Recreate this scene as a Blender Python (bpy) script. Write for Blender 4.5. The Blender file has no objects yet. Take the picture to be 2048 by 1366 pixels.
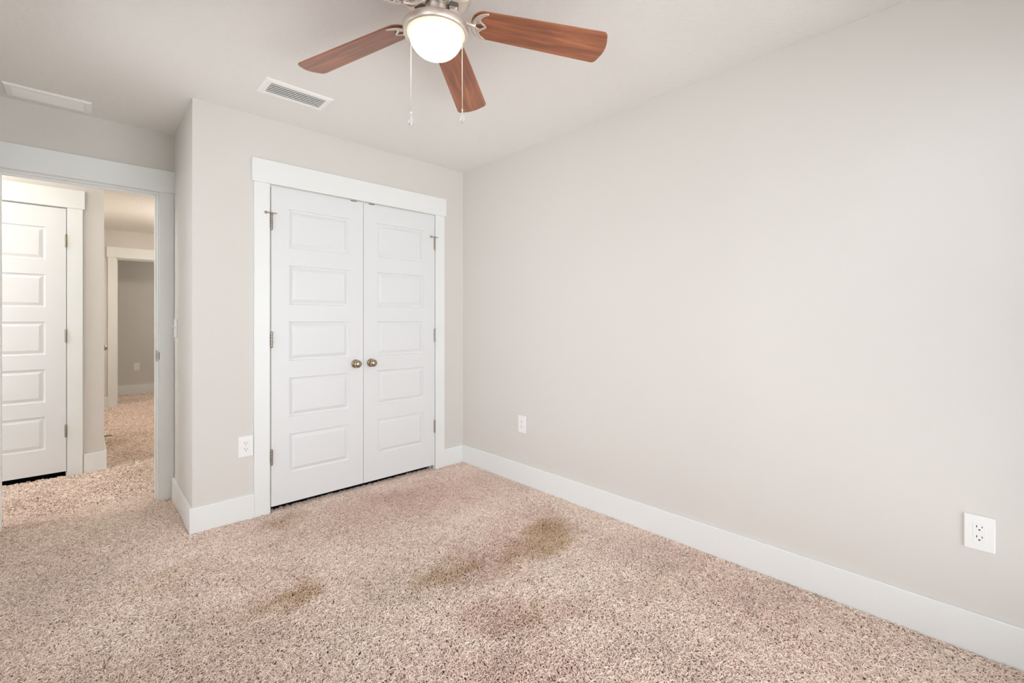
import bpy, bmesh, math, random
import numpy as np
from mathutils import Vector, Matrix

random.seed(7)
rng = np.random.default_rng(7)
S = bpy.context.scene
COL = S.collection

# ------------------------------------------------------------------ camera
F_PX, HZ_PX = 907.0, 640.0
cam_d = bpy.data.cameras.new('camera')
cam_d.sensor_fit = 'HORIZONTAL'
cam_d.sensor_width = 36.0
cam_d.lens = 36.0 * F_PX / 2048.0
cam_d.shift_y = -(683.0 - HZ_PX) / 2048.0
cam_d.clip_start = 0.01
cam = bpy.data.objects.new('camera', cam_d)
COL.objects.link(cam)
YAW = math.atan2(960.0, 907.0)                       # angle of the view above the +X axis
cam.location = (0.0, 0.0, 1.195)
cam.rotation_euler = (math.pi / 2, 0.0, YAW - math.pi / 2)
S.camera = cam

# ------------------------------------------------------------------ world, light, exposure
world = bpy.data.worlds.new('sky')
S.world = world
world.use_nodes = True
wt = world.node_tree
bg = wt.nodes['Background']
bg.inputs['Strength'].default_value = 1.0
_tc = wt.nodes.new('ShaderNodeTexCoord')
_sx = wt.nodes.new('ShaderNodeSeparateXYZ')
_mr = wt.nodes.new('ShaderNodeMapRange')              # bright pale ground below the horizon, softer sky above
_mr.inputs['From Min'].default_value = -0.15
_mr.inputs['From Max'].default_value = 0.25
_mx = wt.nodes.new('ShaderNodeMix')
_mx.data_type = 'RGBA'
_mx.inputs[6].default_value = (5.0, 5.15, 5.35, 1.0)
_mx.inputs[7].default_value = (4.7, 4.9, 5.2, 1.0)
wt.links.new(_tc.outputs['Generated'], _sx.inputs[0])
wt.links.new(_sx.outputs['Z'], _mr.inputs['Value'])
wt.links.new(_mr.outputs[0], _mx.inputs['Factor'])
wt.links.new(_mx.outputs[2], bg.inputs['Color'])
S.view_settings.view_transform = 'Standard'
S.view_settings.look = 'None'
S.view_settings.gamma = 1.0
S.view_settings.use_curve_mapping = False
S.view_settings.exposure = 0.14
BOWL_STRENGTH = 14.0
S.cycles.use_denoising = True
S.cycles.max_bounces = 14
S.cycles.diffuse_bounces = 10
S.cycles.sample_clamp_indirect = 10.0

CEIL = 2.44
XR, YC, XB, YE = 2.336, 3.077, 0.443, 3.79           # right wall, closet wall, return wall, entry wall
XL, YR = -0.50, -0.335                               # wall left of the camera, wall behind it
YH = 4.895                                           # wall across the hall
XH = 0.12                                            # end of that wall
YF, YG = 8.33, 9.55                                  # far doorway wall, far room wall
FILL_WIN = (0.25, 2.27, 0.15, 2.12)                       # added unseen fill window in the wall behind the camera (x0, x1, z0, z1)
FILL_WINL = (-0.29, 0.85, 0.10, 2.38)                      # added unseen fill window in the wall left of the camera (y0, y1, z0, z1)
FILL_WINN = (2.12, 2.98, 0.15, 2.16)                      # narrow fill window added in the same wall, nearer the entry


# ------------------------------------------------------------------ materials
def srgb(r, g, b):
    f = lambda c: (c / 255 / 12.92) if c / 255 <= 0.04045 else ((c / 255 + 0.055) / 1.055) ** 2.4
    return (f(r), f(g), f(b), 1.0)


def mat(name, color, rough=0.5, metal=0.0, spec=0.5, bump=None, emit=None, coat=0.0):
    m = bpy.data.materials.new(name)
    m.use_nodes = True
    nt = m.node_tree
    p = nt.nodes['Principled BSDF']
    p.inputs['Base Color'].default_value = color
    p.inputs['Roughness'].default_value = rough
    p.inputs['Metallic'].default_value = metal
    p.inputs['Specular IOR Level'].default_value = spec
    p.inputs['Coat Weight'].default_value = coat
    if emit:
        p.inputs['Emission Color'].default_value = emit[0]
        p.inputs['Emission Strength'].default_value = emit[1]
    if bump:
        scale, strength, dist = bump
        tc = nt.nodes.new('ShaderNodeNewGeometry')
        n = nt.nodes.new('ShaderNodeTexNoise')
        n.inputs['Scale'].default_value = scale
        n.inputs['Detail'].default_value = 3.0
        b = nt.nodes.new('ShaderNodeBump')
        b.inputs['Strength'].default_value = strength
        b.inputs['Distance'].default_value = dist
        nt.links.new(tc.outputs['Position'], n.inputs['Vector'])
        nt.links.new(n.outputs['Fac'], b.inputs['Height'])
        nt.links.new(b.outputs['Normal'], p.inputs['Normal'])
    return m


def wood_mat():
    m = mat('walnut_blade', (0.2, 0.08, 0.04, 1), 0.42, spec=0.55, coat=0.55)
    m.node_tree.nodes['Principled BSDF'].inputs['Coat Roughness'].default_value = 0.32
    nt = m.node_tree
    p = nt.nodes['Principled BSDF']
    tc = nt.nodes.new('ShaderNodeTexCoord')
    mp = nt.nodes.new('ShaderNodeMapping')
    mp.inputs['Scale'].default_value = (1.3, 17.0, 4.0)
    n = nt.nodes.new('ShaderNodeTexNoise')
    n.inputs['Scale'].default_value = 2.2
    n.inputs['Detail'].default_value = 8.0
    n.inputs['Roughness'].default_value = 0.62
    n.inputs['Distortion'].default_value = 0.6
    r = nt.nodes.new('ShaderNodeValToRGB')
    e = r.color_ramp.elements
    e[0].position = 0.30
    e[0].color = srgb(104, 62, 45)
    e[1].position = 0.72
    e[1].color = srgb(190, 120, 82)
    mid = r.color_ramp.elements.new(0.52)
    mid.color = srgb(156, 92, 60)
    nt.links.new(tc.outputs['Object'], mp.inputs['Vector'])
    nt.links.new(mp.outputs['Vector'], n.inputs['Vector'])
    nt.links.new(n.outputs['Fac'], r.inputs['Fac'])
    nt.links.new(r.outputs['Color'], p.inputs['Base Color'])
    return m


def carpet_mat(name, hair):
    """Frieze yarn: pinkish beige, mottled, with brown soil and painted pile-shade marks at fixed places on the floor."""
    m = mat(name, srgb(190, 165, 152), 0.95, spec=0.1)
    nt = m.node_tree
    L = nt.links.new
    p = nt.nodes['Principled BSDF']
    g = nt.nodes.new('ShaderNodeNewGeometry')

    def noise(scale, detail=2.0, dist=0.0):
        n = nt.nodes.new('ShaderNodeTexNoise')
        n.inputs['Scale'].default_value = scale
        n.inputs['Detail'].default_value = detail
        n.inputs['Distortion'].default_value = dist
        L(g.outputs['Position'], n.inputs['Vector'])
        return n.outputs['Fac']

    def ramp(fac, stops):
        r = nt.nodes.new('ShaderNodeValToRGB')
        els = r.color_ramp.elements
        els[0].position, els[0].color = stops[0]
        els[1].position, els[1].color = stops[-1]
        for s in stops[1:-1]:
            x = els.new(s[0])
            x.color = s[1]
        L(fac, r.inputs['Fac'])
        return r.outputs['Color']

    def mix(a, b, fac, mode='MIX'):
        x = nt.nodes.new('ShaderNodeMix')
        x.data_type = 'RGBA'
        x.blend_type = mode
        for sock, v in ((x.inputs['Factor'], fac), (x.inputs[6], a), (x.inputs[7], b)):
            if isinstance(v, (float, tuple)):
                sock.default_value = v
            else:
                L(v, sock)
        return x.outputs[2]

    def math_(op, a, b, clamp=False):
        x = nt.nodes.new('ShaderNodeMath')
        x.operation = op
        x.use_clamp = clamp
        for i, v in enumerate((a, b)):
            if isinstance(v, (int, float)):
                x.inputs[i].default_value = v
            else:
                L(v, x.inputs[i])
        return x.outputs[0]

    # yarn to yarn variation
    if hair:
        hi = nt.nodes.new('ShaderNodeHairInfo')
        rnd = hi.outputs['Random']
    else:
        rnd = noise(260.0, 1.0)
    yarn = ramp(rnd, [(0.0, YARN[0]), (0.35, YARN[1]), (0.7, YARN[2]), (1.0, YARN[3])])
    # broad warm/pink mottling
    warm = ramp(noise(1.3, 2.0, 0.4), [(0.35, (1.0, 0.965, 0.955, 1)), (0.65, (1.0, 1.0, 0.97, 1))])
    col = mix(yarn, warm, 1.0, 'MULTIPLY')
    drift = ramp(noise(2.0, 3.0, 0.6), [(0.36, (0.89, 0.86, 0.845, 1)), (0.50, (0.975, 0.955, 0.945, 1)), (0.66, (1.0, 1.0, 1.0, 1))])  # brushed-pile light and shade put into the yarn colour at random
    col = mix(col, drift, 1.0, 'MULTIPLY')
    # floor marks: (x, y, rx, ry, angle, strength)
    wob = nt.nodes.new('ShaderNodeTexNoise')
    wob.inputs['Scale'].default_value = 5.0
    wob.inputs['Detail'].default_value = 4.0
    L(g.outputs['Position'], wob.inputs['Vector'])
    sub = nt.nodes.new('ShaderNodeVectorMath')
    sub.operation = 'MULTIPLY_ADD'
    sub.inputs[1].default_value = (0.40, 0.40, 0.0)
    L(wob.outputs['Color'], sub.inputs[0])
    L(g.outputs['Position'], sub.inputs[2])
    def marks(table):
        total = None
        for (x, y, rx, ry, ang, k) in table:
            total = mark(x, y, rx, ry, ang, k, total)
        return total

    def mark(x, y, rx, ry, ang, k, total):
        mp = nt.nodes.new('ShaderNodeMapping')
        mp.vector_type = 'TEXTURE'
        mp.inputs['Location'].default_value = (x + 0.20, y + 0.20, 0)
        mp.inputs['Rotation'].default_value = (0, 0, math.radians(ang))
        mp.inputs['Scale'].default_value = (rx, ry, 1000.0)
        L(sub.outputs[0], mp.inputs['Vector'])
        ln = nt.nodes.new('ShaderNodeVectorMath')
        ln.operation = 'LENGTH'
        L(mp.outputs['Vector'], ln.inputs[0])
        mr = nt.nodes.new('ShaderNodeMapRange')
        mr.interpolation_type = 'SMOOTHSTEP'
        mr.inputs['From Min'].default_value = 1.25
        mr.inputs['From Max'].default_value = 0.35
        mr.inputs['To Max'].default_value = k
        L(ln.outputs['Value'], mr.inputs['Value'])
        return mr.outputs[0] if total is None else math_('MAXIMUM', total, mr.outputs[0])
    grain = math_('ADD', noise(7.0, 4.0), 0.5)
    mauve_zone = math_('MULTIPLY', marks(MAUVE), grain, True)
    col = mix(col, (0.85, 0.765, 0.745, 1.0), mauve_zone, 'MULTIPLY')  # mauve zones darken the yarn colour
    spot = math_('MULTIPLY', marks(SOIL_SHADE), grain, True)
    col = mix(col, (0.72, 0.63, 0.49, 1.0), spot, 'MULTIPLY')  # brown soil, with leaning-pile shade painted into the same marks
    L(col, p.inputs['Base Color'])
    return m


YARN = [srgb(214, 196, 184), srgb(231, 214, 203), srgb(244, 230, 219), srgb(253, 244, 235)]
SOIL_SHADE = [(1.86, 1.70, 0.27, 0.17, 25, 1.0), (1.62, 1.70, 0.22, 0.10, 25, 0.6), (1.24, 1.765, 0.19, 0.13, 25, 0.8),
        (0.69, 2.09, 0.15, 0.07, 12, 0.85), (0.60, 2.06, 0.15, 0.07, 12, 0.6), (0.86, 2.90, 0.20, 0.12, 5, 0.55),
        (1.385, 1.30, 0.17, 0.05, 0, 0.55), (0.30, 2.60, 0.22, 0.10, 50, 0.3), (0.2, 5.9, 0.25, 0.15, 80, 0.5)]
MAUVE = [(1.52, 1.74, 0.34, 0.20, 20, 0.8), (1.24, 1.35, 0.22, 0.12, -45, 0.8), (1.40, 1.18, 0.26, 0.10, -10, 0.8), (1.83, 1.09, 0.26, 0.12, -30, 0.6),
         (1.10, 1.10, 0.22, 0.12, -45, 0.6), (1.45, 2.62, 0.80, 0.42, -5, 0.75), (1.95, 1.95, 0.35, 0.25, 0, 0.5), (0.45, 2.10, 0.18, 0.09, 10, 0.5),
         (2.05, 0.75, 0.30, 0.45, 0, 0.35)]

WALL = mat('wall_paint', srgb(219, 216, 211), 0.75, spec=0.3, bump=(420.0, 0.12, 0.0015))
CEILM = mat('ceiling_paint', srgb(236, 234, 230), 0.9, spec=0.2)
TRIM = mat('trim_paint', srgb(236, 239, 238), 0.38, spec=0.45)
DOOR = mat('door_paint', srgb(229, 231, 232), 0.42, spec=0.45)
DARK = mat('closet_dark', srgb(60, 56, 52), 0.9)
NICKEL = mat('brushed_nickel', srgb(232, 223, 214), 0.42, 1.0)
NICKELD = mat('aged_nickel', srgb(176, 160, 140), 0.25, 1.0)
HINGE = mat('hinge_nickel', srgb(165, 155, 142), 0.35, 1.0)
PLASTIC = mat('white_plastic', srgb(240, 240, 238), 0.35)
SLOT = mat('slot_black', srgb(28, 26, 25), 0.7)
VENTM = mat('vent_enamel', srgb(246, 245, 242), 0.4)
VENTD = mat('duct_shade_black', srgb(18, 16, 15), 0.9)
RUBBER = mat('white_rubber', srgb(235, 226, 212), 0.6)
SPRING = mat('spring_steel', srgb(120, 105, 85), 0.35, 1.0)
WOOD = wood_mat()
BOWL = mat('lit_glass', srgb(255, 248, 226), 0.25, emit=((1.0, 0.95, 0.84, 1), BOWL_STRENGTH))
_nt = BOWL.node_tree
_c = _nt.nodes.new('ShaderNodeTexCoord')
_z = _nt.nodes.new('ShaderNodeSeparateXYZ')
_m = _nt.nodes.new('ShaderNodeMapRange')
_m.inputs['From Min'].default_value = -0.190
_m.inputs['From Max'].default_value = -0.262
_x = _nt.nodes.new('ShaderNodeMix')
_x.data_type = 'RGBA'
_x.inputs[6].default_value = (0.95, 0.92, 0.60, 1)
_x.inputs[7].default_value = (BOWL_STRENGTH, BOWL_STRENGTH * 0.95, BOWL_STRENGTH * 0.84, 1)
_p = _nt.nodes.new('ShaderNodeMath')
_p.operation = 'POWER'
_p.inputs[1].default_value = 2.6
_nt.links.new(_c.outputs['Object'], _z.inputs[0])
_nt.links.new(_z.outputs['Z'], _m.inputs['Value'])
_nt.links.new(_m.outputs[0], _p.inputs[0])
_nt.links.new(_p.outputs[0], _x.inputs['Factor'])
_nt.links.new(_x.outputs[2], _nt.nodes['Principled BSDF'].inputs['Emission Color'])
_nt.nodes['Principled BSDF'].inputs['Emission Strength'].default_value = 1.0
CRYSTAL = mat('clear_acrylic', (0.97, 0.97, 0.97, 1), 0.05)
CRYSTAL.node_tree.nodes['Principled BSDF'].inputs['Transmission Weight'].default_value = 0.85
CHAIN = mat('chain_nickel', srgb(228, 216, 196), 0.3, 0.8)
SUBFLOOR = mat('backing_shade', srgb(52, 44, 40), 0.95)  # near-black, standing in for shade in the gap under the closet doors


def glass_mat():
    m = bpy.data.materials.new('window_glass')
    m.use_nodes = True
    nt = m.node_tree
    nt.nodes.remove(nt.nodes['Principled BSDF'])
    t = nt.nodes.new('ShaderNodeBsdfTransparent')
    g = nt.nodes.new('ShaderNodeBsdfGlossy')
    g.inputs['Roughness'].default_value = 0.02
    f = nt.nodes.new('ShaderNodeFresnel')
    x = nt.nodes.new('ShaderNodeMixShader')
    nt.links.new(f.outputs[0], x.inputs[0])
    nt.links.new(t.outputs[0], x.inputs[1])
    nt.links.new(g.outputs[0], x.inputs[2])
    nt.links.new(x.outputs[0], nt.nodes['Material Output'].inputs[0])
    return m


GLASS = glass_mat()


def ceiling_bump():
    nt = CEILM.node_tree
    p = nt.nodes['Principled BSDF']
    g = nt.nodes.new('ShaderNodeNewGeometry')
    a = nt.nodes.new('ShaderNodeTexNoise')
    a.inputs['Scale'].default_value = 26.0
    a.inputs['Detail'].default_value = 4.0
    a.inputs['Distortion'].default_value = 1.2
    r = nt.nodes.new('ShaderNodeValToRGB')
    r.color_ramp.elements[0].position = 0.48
    r.color_ramp.elements[1].position = 0.60
    b = nt.nodes.new('ShaderNodeBump')
    b.inputs['Strength'].default_value = 0.28
    b.inputs['Distance'].default_value = 0.003
    nt.links.new(g.outputs['Position'], a.inputs['Vector'])
    nt.links.new(a.outputs['Fac'], r.inputs['Fac'])
    nt.links.new(r.outputs['Color'], b.inputs['Height'])
    nt.links.new(b.outputs['Normal'], p.inputs['Normal'])


ceiling_bump()


# ------------------------------------------------------------------ mesh helpers
class MB:
    def __init__(self):
        self.bm = bmesh.new()

    def box(self, x0, x1, y0, y1, z0, z1, bev=0.0, M=None, seg=2):
        t = bmesh.new()
        bmesh.ops.create_cube(t, size=1.0)
        for v in t.verts:
            v.co = Vector(((x0 + x1) / 2 + v.co.x * (x1 - x0), (y0 + y1) / 2 + v.co.y * (y1 - y0), (z0 + z1) / 2 + v.co.z * (z1 - z0)))
        if bev:
            bmesh.ops.bevel(t, geom=list(t.edges), offset=bev, segments=seg, affect='EDGES', profile=0.5)
        self._take(t, M)
        return self

    def _take(self, t, M=None):
        if M is not None:
            bmesh.ops.transform(t, matrix=M, verts=t.verts)
        me = bpy.data.meshes.new('tmp')
        t.to_mesh(me)
        t.free()
        self.bm.from_mesh(me)
        bpy.data.meshes.remove(me)

    def lathe(self, prof, n=48, M=None):
        """profile of (radius, z) turned about the z axis"""
        t = bmesh.new()
        rings = []
        for r, z in prof:
            if r < 1e-6:
                rings.append([t.verts.new((0, 0, z))])
            else:
                rings.append([t.verts.new((r * math.cos(2 * math.pi * i / n), r * math.sin(2 * math.pi * i / n), z)) for i in range(n)])
        for a, b in zip(rings, rings[1:]):
            for i in range(n):
                j = (i + 1) % n
                f = [a[i % len(a)]]
                if len(a) > 1:
                    f.append(a[j])
                f += [b[j]] if len(b) > 1 else [b[0]]
                if len(b) > 1:
                    f.append(b[i])
                if len(set(f)) >= 3:
                    t.faces.new(f)
        bmesh.ops.recalc_face_normals(t, faces=t.faces)
        for f in t.faces:
            f.smooth = True
        self._take(t, M)
        return self

    def tube(self, pts, rad, n=8, flat=None, M=None, cap=True):
        """round tube along points; rad a number or a list; flat=(normal, factor) squashes along normal"""
        t = bmesh.new()
        pts = [Vector(p) for p in pts]
        rads = rad if isinstance(rad, (list, tuple)) else [rad] * len(pts)
        rings = []
        up = Vector((0, 0, 1))
        for i, p in enumerate(pts):
            d = (pts[min(i + 1, len(pts) - 1)] - pts[max(i - 1, 0)]).normalized()
            u = up if abs(d.dot(up)) < 0.95 else Vector((1, 0, 0))
            a = d.cross(u).normalized()
            b = a.cross(d).normalized()
            ring = []
            for k in range(n):
                an = 2 * math.pi * k / n
                off = (a * math.cos(an) + b * math.sin(an)) * rads[i]
                if flat:
                    nn = Vector(flat[0])
                    off -= nn * off.dot(nn) * (1 - flat[1])
                ring.append(t.verts.new(p + off))
            rings.append(ring)
        for a, b in zip(rings, rings[1:]):
            for k in range(n):
                t.faces.new((a[k], a[(k + 1) % n], b[(k + 1) % n], b[k]))
        if cap:
            t.faces.new(rings[0])
            t.faces.new(list(reversed(rings[-1])))
        bmesh.ops.recalc_face_normals(t, faces=t.faces)
        for f in t.faces:
            f.smooth = len(f.verts) == 4
        self._take(t, M)
        return self

    def prism(self, outline, z0, z1, bev=0.0, M=None):
        t = bmesh.new()
        lo = [t.verts.new((x, y, z0)) for x, y in outline]
        hi = [t.verts.new((x, y, z1)) for x, y in outline]
        n = len(outline)
        t.faces.new(list(reversed(lo)))
        t.faces.new(hi)
        for i in range(n):
            t.faces.new((lo[i], lo[(i + 1) % n], hi[(i + 1) % n], hi[i]))
        bmesh.ops.recalc_face_normals(t, faces=t.faces)
        if bev:
            ed = [e for e in t.edges if abs(e.verts[0].co.z - e.verts[1].co.z) < 1e-9]
            bmesh.ops.bevel(t, geom=ed, offset=bev, segments=2, affect='EDGES', profile=0.5)
        self._take(t, M)
        return self

    def build(self, name, material, parent=None, loc=None, rot=None, smooth=None):
        me = bpy.data.meshes.new(name)
        self.bm.to_mesh(me)
        self.bm.free()
        me.materials.append(material)
        if smooth:
            for p in me.polygons:
                p.use_smooth = True
        o = bpy.data.objects.new(name, me)
        COL.objects.link(o)
        if parent:
            o.parent = parent
        if loc:
            o.location = loc
        if rot:
            o.rotation_euler = rot
        return o


def tag(o, label=None, cat=None, group=None, kind=None):
    for k, v in (('label', label), ('category', cat), ('group', group), ('kind', kind)):
        if v:
            o[k] = v
    return o


def empty(name, loc, rz=0.0, label=None, cat=None, group=None, kind=None):
    o = bpy.data.objects.new(name, None)
    o.empty_display_size = 0.1
    COL.objects.link(o)
    o.location = loc
    o.rotation_euler = (0, 0, rz)
    return tag(o, label, cat, group, kind)


def struct(name, mb, m, label, cat):
    return tag(mb.build(name, m), label, cat, kind='structure')


# ------------------------------------------------------------------ room shell
BOT = -0.05                                          # walls run down into the carpet build-up
T = 0.12
struct('floor', MB().box(-2.3, 3.4, -0.6, 9.8, -0.14, -0.016), SUBFLOOR, 'carpeted floor running from the bedroom out into the hall', 'floor')
struct('ceiling', MB().box(-2.3, 3.4, -0.6, 9.8, CEIL, CEIL + 0.12), CEILM, 'pale textured ceiling above the bedroom and hall', 'ceiling')
struct('wall_right', MB().box(XR, XR + T, YR - T, YE + T, BOT, CEIL), WALL, 'long bare greige wall with two outlets above a white baseboard', 'wall')
# closet front wall with the double door opening
CX0, CX1, CZ = 0.838, 2.047, 2.030
struct('wall_back', MB().box(XB, CX0, YC, YC + T, BOT, CEIL).box(CX1, XR, YC, YC + T, BOT, CEIL).box(CX0, CX1, YC, YC + T, CZ, CEIL),
       WALL, 'greige wall around the white double closet doors', 'wall')
struct('wall_return', MB().box(XB, XB + T, YC + T, YE, BOT, CEIL), WALL, 'narrow greige wall face between closet corner and entry doorway', 'wall')
# entry wall with the doorway
EX0, EX1, EZ = -0.353, 0.362, 2.037
struct('wall_entry', MB().box(XL - T, EX0, YE, YE + T, BOT, CEIL).box(EX1, XR, YE, YE + T, BOT, CEIL).box(EX0, EX1, YE, YE + T, EZ, CEIL),
       WALL, 'greige wall above the open entry doorway', 'wall')
ly0, ly1, lz0, lz1 = FILL_WINL
struct('wall_left', MB().box(XL - T, XL, YR - T, ly0, BOT, CEIL).box(XL - T, XL, ly1, FILL_WINN[0], BOT, CEIL).box(XL - T, XL, FILL_WINN[1], YE, BOT, CEIL)
       .box(XL - T, XL, FILL_WINN[0], FILL_WINN[1], BOT, FILL_WINN[2]).box(XL - T, XL, FILL_WINN[0], FILL_WINN[1], FILL_WINN[3], CEIL)
       .box(XL - T, XL, ly0, ly1, BOT, lz0).box(XL - T, XL, ly0, ly1, lz1, CEIL), WALL, 'greige side wall behind the open entry door', 'wall')
wx0, wx1, wz0, wz1 = FILL_WIN
struct('wall_rear', MB().box(XL, wx0, YR - T, YR, BOT, CEIL).box(wx1, XR, YR - T, YR, BOT, CEIL)
       .box(wx0, wx1, YR - T, YR, BOT, wz0).box(wx0, wx1, YR - T, YR, wz1, CEIL), WALL, 'greige wall holding the added fill window', 'wall')
# hall
DX0, DX1 = -0.815, -0.098                            # hall door leaf opening
struct('wall_hall', MB().box(-2.0, DX0 - 0.004, YH, YH + T, BOT, CEIL).box(DX1 + 0.004, XH, YH, YH + T, BOT, CEIL).box(DX0 - 0.004, DX1 + 0.004, YH, YH + T, 2.055, CEIL),
       WALL, 'warm lit hall wall holding the closed panel door', 'wall')
struct('wall_passage', MB().box(XH - T, XH, YH + T, 6.0, BOT, CEIL).box(XH - T, XH, 6.75, YF, BOT, CEIL).box(XH - T, XH, 6.0, 6.75, 2.04, CEIL),
       WALL, 'passage wall hidden behind the end of the hall wall', 'wall')
struct('wall_passage_side', MB().box(1.35, 1.35 + T, YE + T, YF, BOT, CEIL), WALL, 'passage wall hidden behind the entry jamb', 'wall')
FX0, FX1, FZ = 0.330, 1.10, 2.052
struct('wall_far', MB().box(-2.0, FX0, YF, YF + T, BOT, CEIL).box(FX1, 2.6, YF, YF + T, BOT, CEIL).box(FX0, FX1, YF, YF + T, FZ, CEIL),
       WALL, 'shaded wall around the far doorway at the end of the passage', 'wall')
struct('wall_far_room', MB().box(-0.9, 2.6, YG, YG + T, BOT, CEIL), WALL, 'dim grey wall seen through the far doorway', 'wall')
struct('wall_far_room_side', MB().box(-0.9 - T, -0.9, YF, YG + T, BOT, CEIL).box(2.6, 2.6 + T, YF, YG + T, BOT, CEIL), WALL,
       'side walls of the dim far room', 'wall')
struct('wall_hall_closet', MB().box(-2.0, XH - T, 5.55, 5.67, BOT, CEIL), WALL, 'back wall of the dark closet behind the hall door', 'wall')
struct('wall_hall_end', MB().box(-2.0 - T, -2.0, 4.82, YF + T, BOT, CEIL).box(-2.0 - T, -2.0, YE + T, 3.98, BOT, CEIL).box(-2.0 - T, -2.0, 3.98, 4.82, BOT, 0.45).box(-2.0 - T, -2.0, 3.98, 4.82, 2.20, CEIL).box(-2.0 - T, XL - T, YE, YE + T, BOT, CEIL), WALL,
       'wall closing the hall out of sight', 'wall')


# ------------------------------------------------------------------ baseboards
BH, BT = 0.143, 0.015


def base(name, x0, x1, y0, y1, label):
    struct(name, MB().box(x0, x1, y0, y1, BOT + 0.03, BH, 0.003), TRIM, label, 'baseboard')


base('baseboard_right', XR - BT, XR, YR, YC, 'white baseboard along the long bare wall')
base('baseboard_back', XB - BT, CX0 - 0.087, YC - BT, YC, 'short white baseboard between the bump-out corner and closet casing')
base('baseboard_back_corner', CX1 + 0.089, XR - BT, YC - BT, YC, 'short white baseboard between closet casing and room corner')
base('baseboard_return', XB - BT, XB, YC, YE - 0.02, 'white baseboard on the narrow face beside the entry doorway')
base('baseboard_left', XL, XL + BT, YR + BT, YE - 0.02, 'white baseboard behind the open entry door')
base('baseboard_rear', XL, XR - BT, YR, YR + BT, 'white baseboard under the added fill window')
base('baseboard_hall', 0.0, XH + BT, YH - BT, YH, 'short white baseboard in the hall beside the panel door casing')
base('baseboard_passage', XH, XH + BT, YH, 5.91, 'white baseboard round the hall corner')
base('baseboard_far', XH, FX0 - 0.088, YF - BT, YF, 'sliver of white baseboard beside the far doorway casing')
base('baseboard_far_room', -0.9, 2.6, YG - BT, YG, 'white baseboard on the dim far room wall')


# ------------------------------------------------------------------ casings
def casing(name, x0, x1, ztop, yface, dirn, wl, wr, label, head=0.142, over=0.012, depth=T, jamb_stop=True, jamb=True):
    """Flat craftsman casing round an opening x0..x1 on the wall face y=yface; dirn=-1 faces -y."""
    root = empty(name, ((x0 + x1) / 2, yface, 0.0), 0, label, 'door trim', kind='structure')
    ox, oy = (x0 + x1) / 2, yface
    rev = 0.006

    def bx(n, a, b, c, d, e, f, bev=0.002):
        return MB().box(a - ox, b - ox, min(c, d) - oy, max(c, d) - oy, e, f, bev).build(n, TRIM, root)
    th = 0.018 * dirn
    bx('side_casing', x0 - wl, x0 - rev + 0.004, yface, yface + th, BOT + 0.03, ztop + rev)
    bx('side_casing', x1 + rev - 0.004, x1 + wr, yface, yface + th, BOT + 0.03, ztop + rev)
    ol = over if wl > 0.08 else 0.0
    orr = over if wr > 0.08 else 0.0
    bx('head_casing', x0 - wl - ol, x1 + wr + orr, yface, yface + 0.026 * dirn, ztop + rev, ztop + rev + head)
    j = 0.018
    y2 = yface - depth * dirn
    jm = MB()
    jm.box(x0 - ox, x0 + j - 0.012 - ox, min(yface, y2) - oy, max(yface, y2) - oy, BOT + 0.03, ztop, 0)
    jm.box(x1 - j + 0.012 - ox, x1 - ox, min(yface, y2) - oy, max(yface, y2) - oy, BOT + 0.03, ztop, 0)
    jm.box(x0 + 0.006 - ox, x1 - 0.006 - ox, min(yface, y2) - oy, max(yface, y2) - oy, ztop - 0.006, ztop, 0)
    if jamb:
        jm.build('jamb', TRIM, root)
    else:
        jm.bm.free()
    if jamb_stop:
        ya, yb = yface - 0.045 * dirn - oy, yface - 0.080 * dirn - oy
        sm = MB()
        sm.box(x0 + 0.006 - ox, x0 + 0.016 - ox, min(ya, yb), max(ya, yb), BOT + 0.03, ztop - 0.006, 0.001)
        sm.box(x1 - 0.016 - ox, x1 - 0.006 - ox, min(ya, yb), max(ya, yb), BOT + 0.03, ztop - 0.006, 0.001)
        sm.box(x0 + 0.016 - ox, x1 - 0.016 - ox, min(ya, yb), max(ya, yb), ztop - 0.016, ztop - 0.006, 0.001)
        sm.build('door_stop_strip', TRIM, root)
    return root


casing('trim_1', CX0, CX1, CZ, YC, -1, 0.087, 0.089, 'white flat casing and wide header framing the double closet doors')
entry = casing('trim_2', EX0, EX1, EZ, YE, -1, 0.092, 0.0805, 'white casing and wide header framing the open entry doorway')
MB().box(-0.0015, 0.0, -0.002, 0.042, 0.922, 0.992, 0.0).box(0.0065, 0.0105, -0.0192, -0.0175, 0.936, 0.980, 0.0).box(0.0068, 0.0085, -0.0192, 0.0, 0.930, 0.984).build('strike_plate', HINGE, entry, loc=(EX1 - 0.0065 - (EX0 + EX1) / 2, 0.0, 0.0))
casing('trim_3', DX0 - 0.004, DX1 + 0.004, 2.052, YH, -1, 0.09, 0.09, 'warm lit white casing framing the closed hall door', jamb_stop=False)
casing('trim_4', FX0, FX1, FZ, YF, -1, 0.09, 0.09, 'cream casing framing the far doorway at the passage end')
# hall side of the entry doorway
casing('trim_5', EX0, EX1, EZ, YE + T, 1, 0.092, 0.092, 'white casing on the hall side of the entry doorway', jamb_stop=False, jamb=False)


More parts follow.
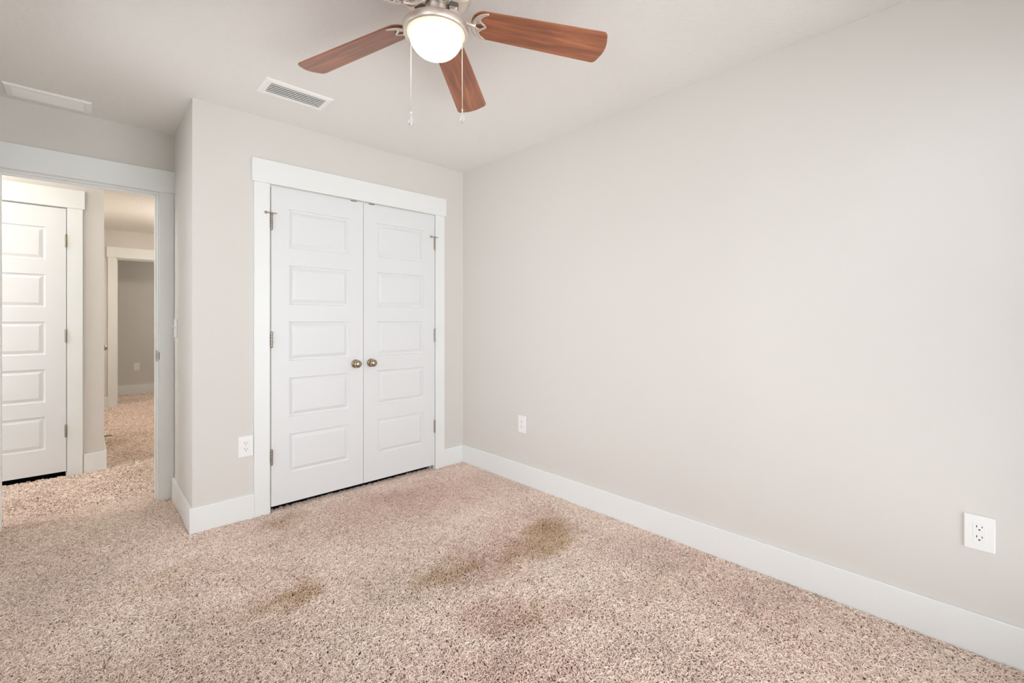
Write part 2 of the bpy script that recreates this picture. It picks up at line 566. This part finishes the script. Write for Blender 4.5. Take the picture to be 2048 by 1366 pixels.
# ------------------------------------------------------------------ panel doors
def door_leaf_mb(w, h, t, stile, panels):
    """Leaf with moulded panels on both faces; x 0..w, y -t..0, z 0..h."""
    bm = bmesh.new()
    xs = [0, stile, w - stile, w]
    zs = [0]
    for a, b in panels:
        zs += [a, b]
    zs.append(h)

    def face(y0, sgn):
        def q(ps):
            vs = [bm.verts.new(p) for p in ps]
            if sgn < 0:
                vs.reverse()
            bm.faces.new(vs)
        for i in range(3):
            for k in range(len(zs) - 1):
                x0, x1, z0, z1 = xs[i], xs[i + 1], zs[k], zs[k + 1]
                if i == 1 and k % 2 == 1:
                    loops = []
                    for off, dep in ((0, 0), (0.003, 0.0085), (0.012, 0.0100), (0.031, 0.0022), (0.034, 0.0012)):
                        y = y0 - sgn * dep
                        loops.append([(x0 + off, y, z0 + off), (x1 - off, y, z0 + off), (x1 - off, y, z1 - off), (x0 + off, y, z1 - off)])
                    for A, B in zip(loops, loops[1:]):
                        for s in range(4):
                            r = (s + 1) % 4
                            q([A[r], A[s], B[s], B[r]])
                    q(list(reversed(loops[-1])))
                else:
                    q([(x0, y0, z1), (x1, y0, z1), (x1, y0, z0), (x0, y0, z0)])
    face(0.0, 1)
    face(-t, -1)
    for (a, b) in (((0, 0), (w, 0)), ((w, 0), (w, h)), ((w, h), (0, h)), ((0, h), (0, 0))):
        bm.faces.new([bm.verts.new(p) for p in ((a[0], 0, a[1]), (b[0], 0, b[1]), (b[0], -t, b[1]), (a[0], -t, a[1]))])
    bmesh.ops.remove_doubles(bm, verts=bm.verts, dist=1e-5)
    bmesh.ops.recalc_face_normals(bm, faces=bm.faces)
    mb = MB()
    mb.bm.free()
    mb.bm = bm
    return mb


PAN = [(0.186 + 0.3565 * i, 0.186 + 0.3565 * i + 0.247) for i in range(5)]      # panels above the door bottom


def knob(parent, x, y, z, m, ny=-1):
    """Round door knob on a rose standing off the face y, towards ny."""
    M = Matrix.Rotation(math.pi / 2 * (1 if ny < 0 else -1), 4, 'X')
    k = MB().lathe([(0.0, 0.0), (0.029, 0.0), (0.0295, 0.003), (0.027, 0.007), (0.017, 0.010), (0.0, 0.0105)], 40, M).build('knob_rose', m, parent, (x, y, z))
    p = [(0.0, 0.006), (0.0105, 0.008), (0.0105, 0.022), (0.014, 0.027), (0.0225, 0.032), (0.026, 0.039), (0.0262, 0.046), (0.0235, 0.053), (0.017, 0.058), (0.008, 0.0605), (0.0, 0.061)]
    MB().lathe(p, 40, M).build('knob', m, parent, (x, y, z))


def hinge(parent, x, y, z, m, stop=0):
    """Butt hinge knuckle at the door edge; stop=+1/-1 adds a hinge pin door stop arm across to that side."""
    h = MB()
    for i in range(5):
        h.lathe([(0.0, -0.0088), (0.0055, -0.0088), (0.0058, -0.0087), (0.0062, -0.0083), (0.0063, -0.0080), (0.0063, 0.0080), (0.0062, 0.0083), (0.0058, 0.0087), (0.0055, 0.0088), (0.0, 0.0088)], 16, Matrix.Translation((0, 0, -0.036 + i * 0.018)))
    h.lathe([(0.0, 0.045), (0.005, 0.045), (0.0045, 0.050), (0.0, 0.052)], 12)
    h.lathe([(0.0, -0.052), (0.0045, -0.050), (0.005, -0.045), (0.0, -0.045)], 12)
    o = h.build('hinge', m, parent, (x, y, z))
    if stop:
        s = MB()
        s.lathe([(0.0, 0.050), (0.0085, 0.050), (0.0085, 0.056), (0.0, 0.056)], 16)
        s.tube([(0, 0, 0.053), (0.022 * stop, -0.006, 0.053), (0.034 * stop, 0.001, 0.053)], 0.0032, 8)
        s.tube([(0, 0, 0.053), (-0.018 * stop, -0.012, 0.053), (-0.026 * stop, -0.010, 0.053)], 0.0028, 8)
        s.lathe([(0.0, 0.0), (0.0075, 0.0), (0.0085, 0.003), (0.0075, 0.009), (0.0, 0.010)], 14,
                Matrix.Translation((0.034 * stop, 0.003, 0.053)) @ Matrix.Rotation(math.pi / 2, 4, 'X'))
        s.build('hinge_pin_stop', NICKELD, o)
    return o


def leaf(name, w, h, hinge_x, knob_x, label, km=NICKELD, z0=0.038, t=0.035, kz=0.889, stops=0, stile=0.103):
    """Leaf whose front face (local y=-t) looks to -y; returns the root mesh object."""
    mb = door_leaf_mb(w, h, t, stile, PAN)
    d = mb.build(name, DOOR)
    tag(d, label, 'door', kind='structure')
    if knob_x is not None:
        knob(d, knob_x, -t, kz - z0, km)
    if hinge_x is not None:
        for i, hz in enumerate((0.345, 1.073, 1.803)):
            hinge(d, hinge_x, -t - 0.004, hz - z0, HINGE, stops if i == 2 else 0)
    return d


HD = 1.985
LW = 0.597
dl = leaf('door_1', LW, HD, 0.002, LW - 0.058, 'white five-panel closet door hinged on the side nearer the wall outlet', stops=-1)
dl.location = (0.8445, YC + 0.020, 0.038)
dr = leaf('door_2', LW, HD, LW - 0.002, 0.054, 'white five-panel closet door hinged on the side nearer the room corner', stops=-1)
dr.location = (1.4445, YC + 0.020, 0.038)
for d, cx in ((dl, LW - 0.065), (dr, 0.065)):
    MB().box(-0.020, 0.020, -0.030, -0.004, 0.0, 0.006, 0.001).build('ball_catch', SLOT, d, (cx, 0.0, HD))
hd = leaf('door_3', DX1 - DX0, 2.010, DX1 - DX0 - 0.001, 0.06, 'closed white five-panel door across the hall', z0=0.036, stile=0.11)
hd.location = (DX0, YH + 0.018, 0.036)
# open entry leaf: hinged on the jamb, swung a quarter turn into the room
ed = leaf('door_4', 0.706, 1.995, None, None, 'open white entry door seen almost edge on at the picture edge', z0=0.03)
ed.location = (EX0, YE - 0.022, 0.03)
ed.rotation_euler = (0, 0, -math.pi / 2)
knob(ed, 0.646, 0.0, 0.86, NICKELD, 1)
# passage door, edge on, only its knob clears the wall corner
pd = leaf('door_5', 0.742, 1.99, None, 0.35, 'passage door round the hall corner showing only its knob', km=NICKELD, z0=0.03, t=0.035, kz=0.905)
pd.location = (XH - 0.034, 6.004, 0.03)
pd.rotation_euler = (0, 0, math.pi / 2)

# closet interior (dark, closed)
struct('wall_closet', MB().box(XB + T, XR, YE - 0.02, YE, BOT, CEIL), WALL, 'back wall inside the closed closet', 'wall')


# ------------------------------------------------------------------ outlets and switch
def outlet(loc, rz, label, wide=0.079, tall=0.124, blank=False, group=None):
    """Local: plate in the xz plane facing -y, centre at the origin."""
    r = empty('wall_outlet', loc, rz, label, 'outlet', group)
    MB().box(-wide / 2, wide / 2, -0.006, 0.0, -tall / 2, tall / 2, 0.003, seg=3).build('cover_plate', PLASTIC, r)
    if blank:
        return r
    rc = MB().box(-0.0165, 0.0165, -0.0068, -0.004, -0.0335, 0.0335, 0.0006).build('receptacle', PLASTIC, r)
    s = MB()
    for zz in (0.0175, -0.0185):
        s.box(-0.0078, -0.0056, -0.0071, -0.006, zz + 0.0015, zz + 0.0095)
        s.box(0.0056, 0.0078, -0.0071, -0.006, zz + 0.0025, zz + 0.0085)
        s.lathe([(0.0, 0.0), (0.0025, 0.0), (0.0025, 0.0011), (0.0, 0.0011)], 14, Matrix.Translation((0, -0.006, zz - 0.0055)) @ Matrix.Rotation(math.pi / 2, 4, 'X'))
    s.build('socket_slots', SLOT, rc)
    return r


OG = 'duplex outlets in the bedroom'
outlet((XR, 2.363, 0.432), -math.pi / 2, 'small white wall outlet on the long wall near the room corner')
outlet((XR, 0.031, 0.432), -math.pi / 2, 'large white wall outlet plate on the long wall above the baseboard')
outlet((0.708, YC, 0.437), 0.0, 'white wall outlet tight against the closet door casing')
outlet((0.625, YG, 0.435), 0.0, 'blank white wall plate low on the dim far room wall', blank=True)

sw = empty('light_switch', (XB, 3.683, 1.14), -math.pi / 2, 'white toggle light switch on the narrow wall beside the entry doorway', 'light switch')
MB().box(-0.057, 0.057, -0.006, 0.0, -0.0605, 0.0605, 0.003, seg=3).build('switch_plate', PLASTIC, sw)
for xx in (-0.023, 0.023):
    MB().box(-0.005, 0.005, -0.019, -0.004, -0.002, 0.008, 0.002, Matrix.Rotation(-0.35, 4, 'X')).build('toggle', PLASTIC, sw, (xx, 0, 0.004))

# door stop on the passage baseboard
ds = empty('door_stop', (XH + BT, 5.87, 0.075), 0.0, 'springy baseboard door stop with pale rubber tip round the hall corner', 'door stop')
sp = []
for i in range(12 * 14 + 1):
    a = 2 * math.pi * i / 14
    sp.append((0.004 + 0.062 * i / (12 * 14), 0.0065 * math.cos(a), 0.0065 * math.sin(a)))
MB().tube(sp, 0.0016, 6).lathe([(0.0, 0), (0.011, 0), (0.011, 0.005), (0.0, 0.006)], 16, Matrix.Rotation(math.pi / 2, 4, 'Y')).build('spring', SPRING, ds)
MB().lathe([(0.0, 0), (0.008, 0), (0.0085, 0.004), (0.0085, 0.012), (0.006, 0.015), (0.0, 0.0155)], 16, Matrix.Translation((0.064, 0, 0)) @ Matrix.Rotation(math.pi / 2, 4, 'Y')).build('rubber_tip', RUBBER, ds)


# ------------------------------------------------------------------ ceiling vents
def vent(cx, cy, wx, wy, label, tilt, n=6):
    r = empty('ceiling_vent', (cx, cy, CEIL), 0.0, label, 'air vent')
    fw = 0.032
    dz = -0.010
    f = MB()
    bm = f.bm
    loops = []
    for off, z in ((0.0, 0.0), (0.0, -0.004), (0.006, dz), (fw - 0.006, dz - 0.003), (fw, dz), (fw, 0.0)):
        hx, hy = wx / 2 - off, wy / 2 - off
        loops.append([bm.verts.new(p) for p in ((-hx, -hy, z), (hx, -hy, z), (hx, hy, z), (-hx, hy, z))])
    for A, B in zip(loops, loops[1:]):
        for s in range(4):
            bm.faces.new((A[s], A[(s + 1) % 4], B[(s + 1) % 4], B[s]))
    bmesh.ops.recalc_face_normals(bm, faces=bm.faces)
    f.build('frame', VENTM, r)
    MB().box(-wx / 2 + fw, wx / 2 - fw, -wy / 2 + fw, wy / 2 - fw, -0.0016, -0.0004).build('duct_shade_plate', VENTD, r)  # flat black plate stands in for the shade inside the duct
    ih = wy - 2 * fw
    for i in range(n):
        y = -ih / 2 + ih * (i + 0.5) / n
        M = Matrix.Translation((0, y, -0.0112)) @ Matrix.Rotation(tilt, 4, 'X')
        MB().box(-wx / 2 + fw, wx / 2 - fw, -0.33 * ih / n, 0.33 * ih / n, -0.0006, 0.0006, 0, M).build('louvre', VENTM, r)
    return r


vent(0.853, 2.640, 0.345, 0.185, 'white ceiling vent with dark slots in front of the closet', math.radians(8), 6)
vent(-0.138, 3.628, 0.345, 0.175, 'plain white ceiling vent with closed louvres above the entry doorway', math.radians(-40), 8)

# ------------------------------------------------------------------ ceiling fan
FX, FY = 0.9507, 1.4163
fan = empty('ceiling_fan', (FX, FY, CEIL), 0.0, 'ceiling fan with reddish wooden blades and lit frosted bowl', 'ceiling fan')
ZB = -0.1208                                          # blade plane below the ceiling, taken at the fan axis
MB().lathe([(0.0, 0.0), (0.092, 0.0), (0.096, -0.008), (0.094, -0.020), (0.122, -0.026), (0.130, -0.036), (0.127, -0.052),
            (0.102, -0.067), (0.088, -0.070), (0.0, -0.070)], 64).build('motor_housing', NICKEL, fan)
MB().lathe([(0.0, -0.068), (0.081, -0.068), (0.083, -0.073), (0.081, -0.083), (0.0, -0.083)], 48).build('flywheel', mat('flywheel_grey', srgb(120, 118, 116), 0.5, 0.6), fan)
MB().lathe([(0.0, -0.080), (0.042, -0.080), (0.043, -0.085), (0.038, -0.094), (0.037, -0.138), (0.046, -0.152), (0.056, -0.158), (0.0, -0.160)], 48).build('switch_housing', NICKEL, fan)
MB().lathe([(0.0, -0.155), (0.074, -0.156), (0.113, -0.159), (0.1200, -0.164), (0.1214, -0.172), (0.1202, -0.186), (0.1165, -0.1925), (0.1015, -0.1925), (0.1000, -0.187), (0.0, -0.185)], 64).build('light_fitter', NICKEL, fan)
bp = [(0.0990, -0.1880)]
for i in range(1, 17):
    a = math.pi / 2 * i / 16
    bp.append((0.0990 * math.cos(a) if i < 16 else 0.0, -0.1880 - 0.086 * math.sin(a)))
MB().lathe([(0.0, -0.1880)] + bp, 64).build('light_bowl', BOWL, fan)


def blade_outline():
    pts = []
    r0, r1 = 0.130, 0.665
    w0, w1 = 0.060, 0.0745
    for i in range(0, 17):                            # rounded root
        a = math.pi / 2 + math.pi * i / 16
        pts.append((r0 + 0.050 + 0.050 * math.cos(a), w0 * math.copysign(abs(math.sin(a)) ** 0.8, math.sin(a))))
    cr = 0.022
    for i in range(0, 7):                             # tip corner
        a = -math.pi / 2 + (math.pi / 2 - 0.12) * i / 6
        pts.append((r1 - 0.012 - cr + cr * math.cos(a), -w1 + cr + cr * math.sin(a)))
    for i in range(1, 8):                             # slightly bowed tip
        y = (-w1 + cr) + 2 * (w1 - cr) * i / 8
        pts.append((r1 - 0.012 + 0.012 * (1 - (y / (w1 - cr)) ** 2), y))
    for i in range(0, 7):
        a = 0.12 + (math.pi / 2 - 0.12) * i / 6
        pts.append((r1 - 0.012 - cr + cr * math.cos(a), w1 - cr + cr * math.sin(a)))
    return pts


PITCH = math.radians(-12.7)
DROOP = math.radians(4.0)
MP = Matrix.Rotation(PITCH, 4, 'X')
blade0 = MB().prism(blade_outline(), 0.0, 0.006, 0.0015).build('blade', WOOD, fan, (0, 0, ZB))


def iron_mb():
    m = MB()
    fl = ((0, 0, 1), 0.55)
    zz = -0.004
    out, inn = [], []
    for i in range(25):                               # outer bow, horns to the outside
        a = math.radians(102) + math.radians(156) * i / 24
        out.append((0.204 + 0.066 * math.cos(a), 0.0585 * math.sin(a), zz))
    ro = [0.0036 + 0.0045 * math.sin(math.pi * i / 24) for i in range(25)]
    m.tube(out, ro, 10, fl)
    a0, b0 = Vector(out[0]), Vector(out[-1])
    for sgn, st in ((1, a0), (-1, b0)):               # two scalloped inner curves meeting in a cusp
        c = []
        for i in range(13):
            t = i / 12
            y = st.y * (1 - t)
            x = st.x * (1 - t) + 0.187 * t - 0.034 * math.sin(math.pi * t) * (1 - 0.25 * t)
            c.append((x, y, zz))
        m.tube(c, [0.0036 + 0.0018 * math.sin(math.pi * i / 12) for i in range(13)], 10, fl)
    ring = [(0.164 + 0.020 * math.cos(2 * math.pi * i / 24), 0.0135 * math.sin(2 * math.pi * i / 24) , zz) for i in range(25)]
    m.tube(ring, 0.0032, 8, fl, cap=False)
    for sgn in (1, -1):
        m.tube([(0.150, 0.010 * sgn, zz), (0.158, 0.028 * sgn, zz), (0.168, 0.040 * sgn, zz)], 0.003, 8, fl)
    return m


def arm_mb():
    m = MB()
    pts = [(0.050, 0, 0.038), (0.064, 0, 0.037), (0.078, 0, 0.024), (0.094, 0, 0.008), (0.114, 0, -0.003), (0.130, 0, -0.005), (0.148, 0, -0.006)]
    m.tube(pts, [0.012, 0.0115, 0.0095, 0.0085, 0.008, 0.008, 0.009], 12)
    m.box(0.045, 0.076, -0.018, 0.018, 0.036, 0.042, 0.002)
    return m


iron0 = iron_mb().build('blade_iron', NICKEL, blade0)
arm0 = arm_mb().build('blade_arm', NICKEL, blade0)
arm0.matrix_local = MP.inverted()
blade0.rotation_mode = 'XYZ'
for k in range(5):
    ang = math.radians(-32.4 + 72.0 * k)
    R = Matrix.Translation((0, 0, ZB)) @ Matrix.Rotation(ang, 4, 'Z') @ Matrix.Rotation(DROOP, 4, 'Y') @ MP
    if k == 0:
        b = blade0
    else:
        b = blade0.copy()
        COL.objects.link(b)
        b.parent = fan
        for src in (iron0, arm0):
            c = src.copy()
            COL.objects.link(c)
            c.parent = b
    b.matrix_local = R

# pull chains hang from the fitter rim, square to the camera line
px, py = math.sin(YAW), -math.cos(YAW)                # picture-right direction on the floor plan is where the chains sit
for s, ln in ((-0.0935, 0.288), (0.0975, 0.279)):
    c = MB()
    nb = 62
    c.tube([(0, 0, 0), (0, 0, -ln)], 0.0009, 6)
    for i in range(nb):
        t = bmesh.new()
        bmesh.ops.create_icosphere(t, subdivisions=1, radius=0.0019, matrix=Matrix.Translation((0, 0, -ln * i / nb)))
        c._take(t)
    ch = c.build('pull_chain', CHAIN, fan, (px * s, py * s, -0.190))
    MB().lathe([(0.0, 0.0), (0.0024, -0.001), (0.0030, -0.008), (0.0062, -0.020), (0.0092, -0.030), (0.0098, -0.036), (0.0080, -0.043), (0.0042, -0.047), (0.0, -0.048)], 24) \
        .build('chain_fob', CRYSTAL, ch, (0, 0, -ln))
    MB().lathe([(0.0, 0.005), (0.0026, 0.004), (0.0036, 0.0), (0.0026, -0.003), (0.0, -0.004)], 14).build('chain_bell', NICKEL, ch, (0, 0, -ln + 0.001))


# ------------------------------------------------------------------ unseen windows added for fill light, bedroom and hall end
def window(name, cx, cy, z0, w, h, rz, label):
    """Added unseen fill window. Local: width along x, room side towards +y."""
    wn = empty(name, (cx, cy, z0), rz, label, 'window', kind='structure')
    hw = w / 2
    fr = MB()
    fr.box(-hw, -hw + 0.045, -0.04, 0.04, 0, h).box(hw - 0.045, hw, -0.04, 0.04, 0, h).box(-hw, hw, -0.04, 0.04, 0, 0.045).box(-hw, hw, -0.04, 0.04, h - 0.045, h)
    fr.box(-0.03, 0.03, -0.04, 0.04, 0.045, h - 0.045)
    fr.build('window_frame', TRIM, wn)
    for s in (-1, 1):
        a, b = sorted((0.03 * s, (hw - 0.045) * s))
        MB().box(a, b, -0.018, 0.018, h / 2 - 0.018, h / 2 + 0.018).build('sash_rail', TRIM, wn)
        MB().box(a, b, -0.003, 0.001, 0.045, h - 0.045).build('pane', GLASS, wn)
    MB().box(-hw - 0.06, hw + 0.06, 0.055, 0.10, -0.025, 0.0, 0.003).build('window_sill', TRIM, wn)
    pl = bpy.data.lights.new('window_portal', 'AREA')
    pl.shape = 'RECTANGLE'
    pl.size, pl.size_y = w, h
    pl.cycles.is_portal = True
    po = bpy.data.objects.new('window_portal', pl)
    COL.objects.link(po)
    po.location = Vector((cx, cy, z0 + h / 2)) + Matrix.Rotation(rz, 3, 'Z') @ Vector((0, -0.07, 0))
    po.rotation_euler = (math.pi / 2, 0, rz)


window('fill_window_3', -2.06, 4.40, 0.45, 0.84, 1.75, -math.pi / 2, 'added white framed fill window at the unseen end of the hall')
window('fill_window_1', (wx0 + wx1) / 2, YR - 0.06, wz0, wx1 - wx0, wz1 - wz0, 0.0, 'added white framed fill window behind the viewer')
window('fill_window_4', XL - 0.06, (FILL_WINN[0] + FILL_WINN[1]) / 2, FILL_WINN[2], FILL_WINN[1] - FILL_WINN[0], FILL_WINN[3] - FILL_WINN[2], -math.pi / 2, 'added narrow white framed fill window in the side wall nearer the entry')
window('fill_window_2', XL - 0.06, (ly0 + ly1) / 2, lz0, ly1 - ly0, lz1 - lz0, -math.pi / 2, 'added white framed fill window in the side wall beside the viewer')


# ------------------------------------------------------------------ hall and passage ceiling lamps, added fill domes (out of view)
def dome_lamp(x, y, power, color, label, drop=0.0):
    r = empty('ceiling_light', (x, y, CEIL), 0, label, 'ceiling light')
    MB().lathe([(0.0, 0.0), (0.15, 0.0), (0.155, -0.012), (0.150, -0.022), (0.02, -0.022), (0.02, -0.022 - drop), (0.0, -0.022 - drop)], 40).build('lamp_base', NICKEL, r)
    g = [(0.14 * math.cos(math.pi / 2 * i / 10) if i < 10 else 0.0, -0.022 - drop - 0.075 * math.sin(math.pi / 2 * i / 10)) for i in range(11)]
    MB().lathe(g, 40).build('lamp_shade', mat('lamp_glass', srgb(250, 240, 225), 0.3, emit=(color, power)), r)


dome_lamp(-0.52, 4.25, 9.0, (1.0, 0.91, 0.80, 1), 'warm dome ceiling light in the hall outside the bedroom')
dome_lamp(1.12, 6.60, 90.0, (1.0, 0.92, 0.83, 1), 'warm dome ceiling light farther down the passage', 0.03)
dome_lamp(-1.55, 4.40, 76.0, (1.0, 0.97, 0.94, 1), 'added white fill dome at the unseen end of the hall')  # added to fill the hall with neutral light, no known lamp there
dome_lamp(2.0, 8.95, 36.0, (1.0, 0.95, 0.88, 1), 'added unseen fill dome in the dim far room')  # added as fill for the far room wall, itself unseen


# ------------------------------------------------------------------ carpet pile
def pile():
    P, Rd = [], []
    zones = [  # x0 x1 y0 y1 density radius reach
        (XL + 0.004, XR - BT - 0.003, YR + BT, YC - BT - 0.003, 42000, 0.00155, 0.0175),
        (XL + 0.004, XB - BT - 0.003, YC - BT - 0.003, YE - 0.02, 32000, 0.0018, 0.0185),
        (EX0 + 0.01, EX1 - 0.012, YE - 0.02, YE + T + 0.02, 32000, 0.0018, 0.0185),
        (CX0 + 0.01, CX1 - 0.01, YC - BT - 0.003, YC + 0.040, 42000, 0.00155, 0.0175),  # pile ends under the leaves; darkened floor paints the shade beyond
        (-1.0, 1.33, YE + T + 0.02, YH - 0.018, 13000, 0.0026, 0.018),
        (XH + BT, 1.33, YH - 0.018, 6.2, 9000, 0.0031, 0.021),
        (XH + BT, 1.33, 6.2, YF - 0.018, 6000, 0.0038, 0.026),
        (0.34, 1.09, YF - 0.018, YF + T, 5000, 0.0042, 0.028),
        (0.1, 1.4, YF + T, YG - 0.016, 5000, 0.0042, 0.028)]
    for x0, x1, y0, y1, den, rad, reach in zones:
        n = int((x1 - x0) * (y1 - y0) * den)
        x = rng.uniform(x0, x1, n)
        y = rng.uniform(y0, y1, n)
        # pile lies in soft brushed drifts
        fx = 0.6 * np.sin(2.1 * x + 1.7 * y + 0.6) + 0.4 * np.sin(5.3 * x - 3.1 * y)
        fy = 0.6 * np.sin(1.3 * x - 2.3 * y + 2.0) + 0.4 * np.sin(4.1 * x + 4.7 * y + 1.0)
        th = rng.uniform(0, 2 * np.pi, n)
        dx, dy = np.cos(th) + 0.55 * fx, np.sin(th) + 0.55 * fy
        ln = np.hypot(dx, dy) + 1e-6
        dx, dy = dx / ln, dy / ln
        rc = reach * rng.uniform(0.55, 1.25, n)
        curl = rng.uniform(-0.9, 0.9, n)
        h = rng.uniform(-0.006, 0.0035, n)
        k = np.zeros((n, 5, 3))
        k[:, 0] = np.stack([x, y, np.full(n, -0.017)], 1)
        k[:, 1] = np.stack([x + dx * rc * 0.12, y + dy * rc * 0.12, h - 0.003], 1)
        k[:, 2] = np.stack([x + dx * rc * 0.42, y + dy * rc * 0.42, h + 0.001], 1)
        ex, ey = dx - dy * curl, dy + dx * curl
        k[:, 3] = np.stack([x + dx * rc * 0.42 + ex * rc * 0.32, y + dy * rc * 0.42 + ey * rc * 0.32, h - 0.0005], 1)
        gx, gy = dx - dy * curl * 2.2, dy + dx * curl * 2.2
        k[:, 4] = k[:, 3] + np.stack([gx * rc * 0.2, gy * rc * 0.2, rng.uniform(-0.006, 0.001, n)], 1)
        k[:, :, 0] = np.clip(k[:, :, 0], x0 - 0.001, x1 + 0.001)
        P.append(k)
        Rd.append(np.repeat((rad * rng.uniform(0.8, 1.15, n))[:, None], 5, 1) * np.array([1.0, 1.0, 1.0, 0.92, 0.7]))
    P = np.concatenate(P)
    Rd = np.concatenate(Rd)
    n = len(P)
    hc = bpy.data.hair_curves.new('carpet')
    hc.add_curves([5] * n)
    hc.attributes['position'].data.foreach_set('vector', P.reshape(-1).astype(np.float32))
    ra = hc.attributes.get('radius') or hc.attributes.new('radius', 'FLOAT', 'POINT')
    ra.data.foreach_set('value', Rd.reshape(-1).astype(np.float32))
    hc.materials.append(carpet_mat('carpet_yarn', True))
    o = bpy.data.objects.new('carpet', hc)
    COL.objects.link(o)
    tag(o, 'pinkish beige frieze carpet with brown soil and painted pile-shade marks covering the floor', 'carpet', kind='stuff')


S.cycles_curves.shape = 'THICK'
S.cycles_curves.subdivisions = 2
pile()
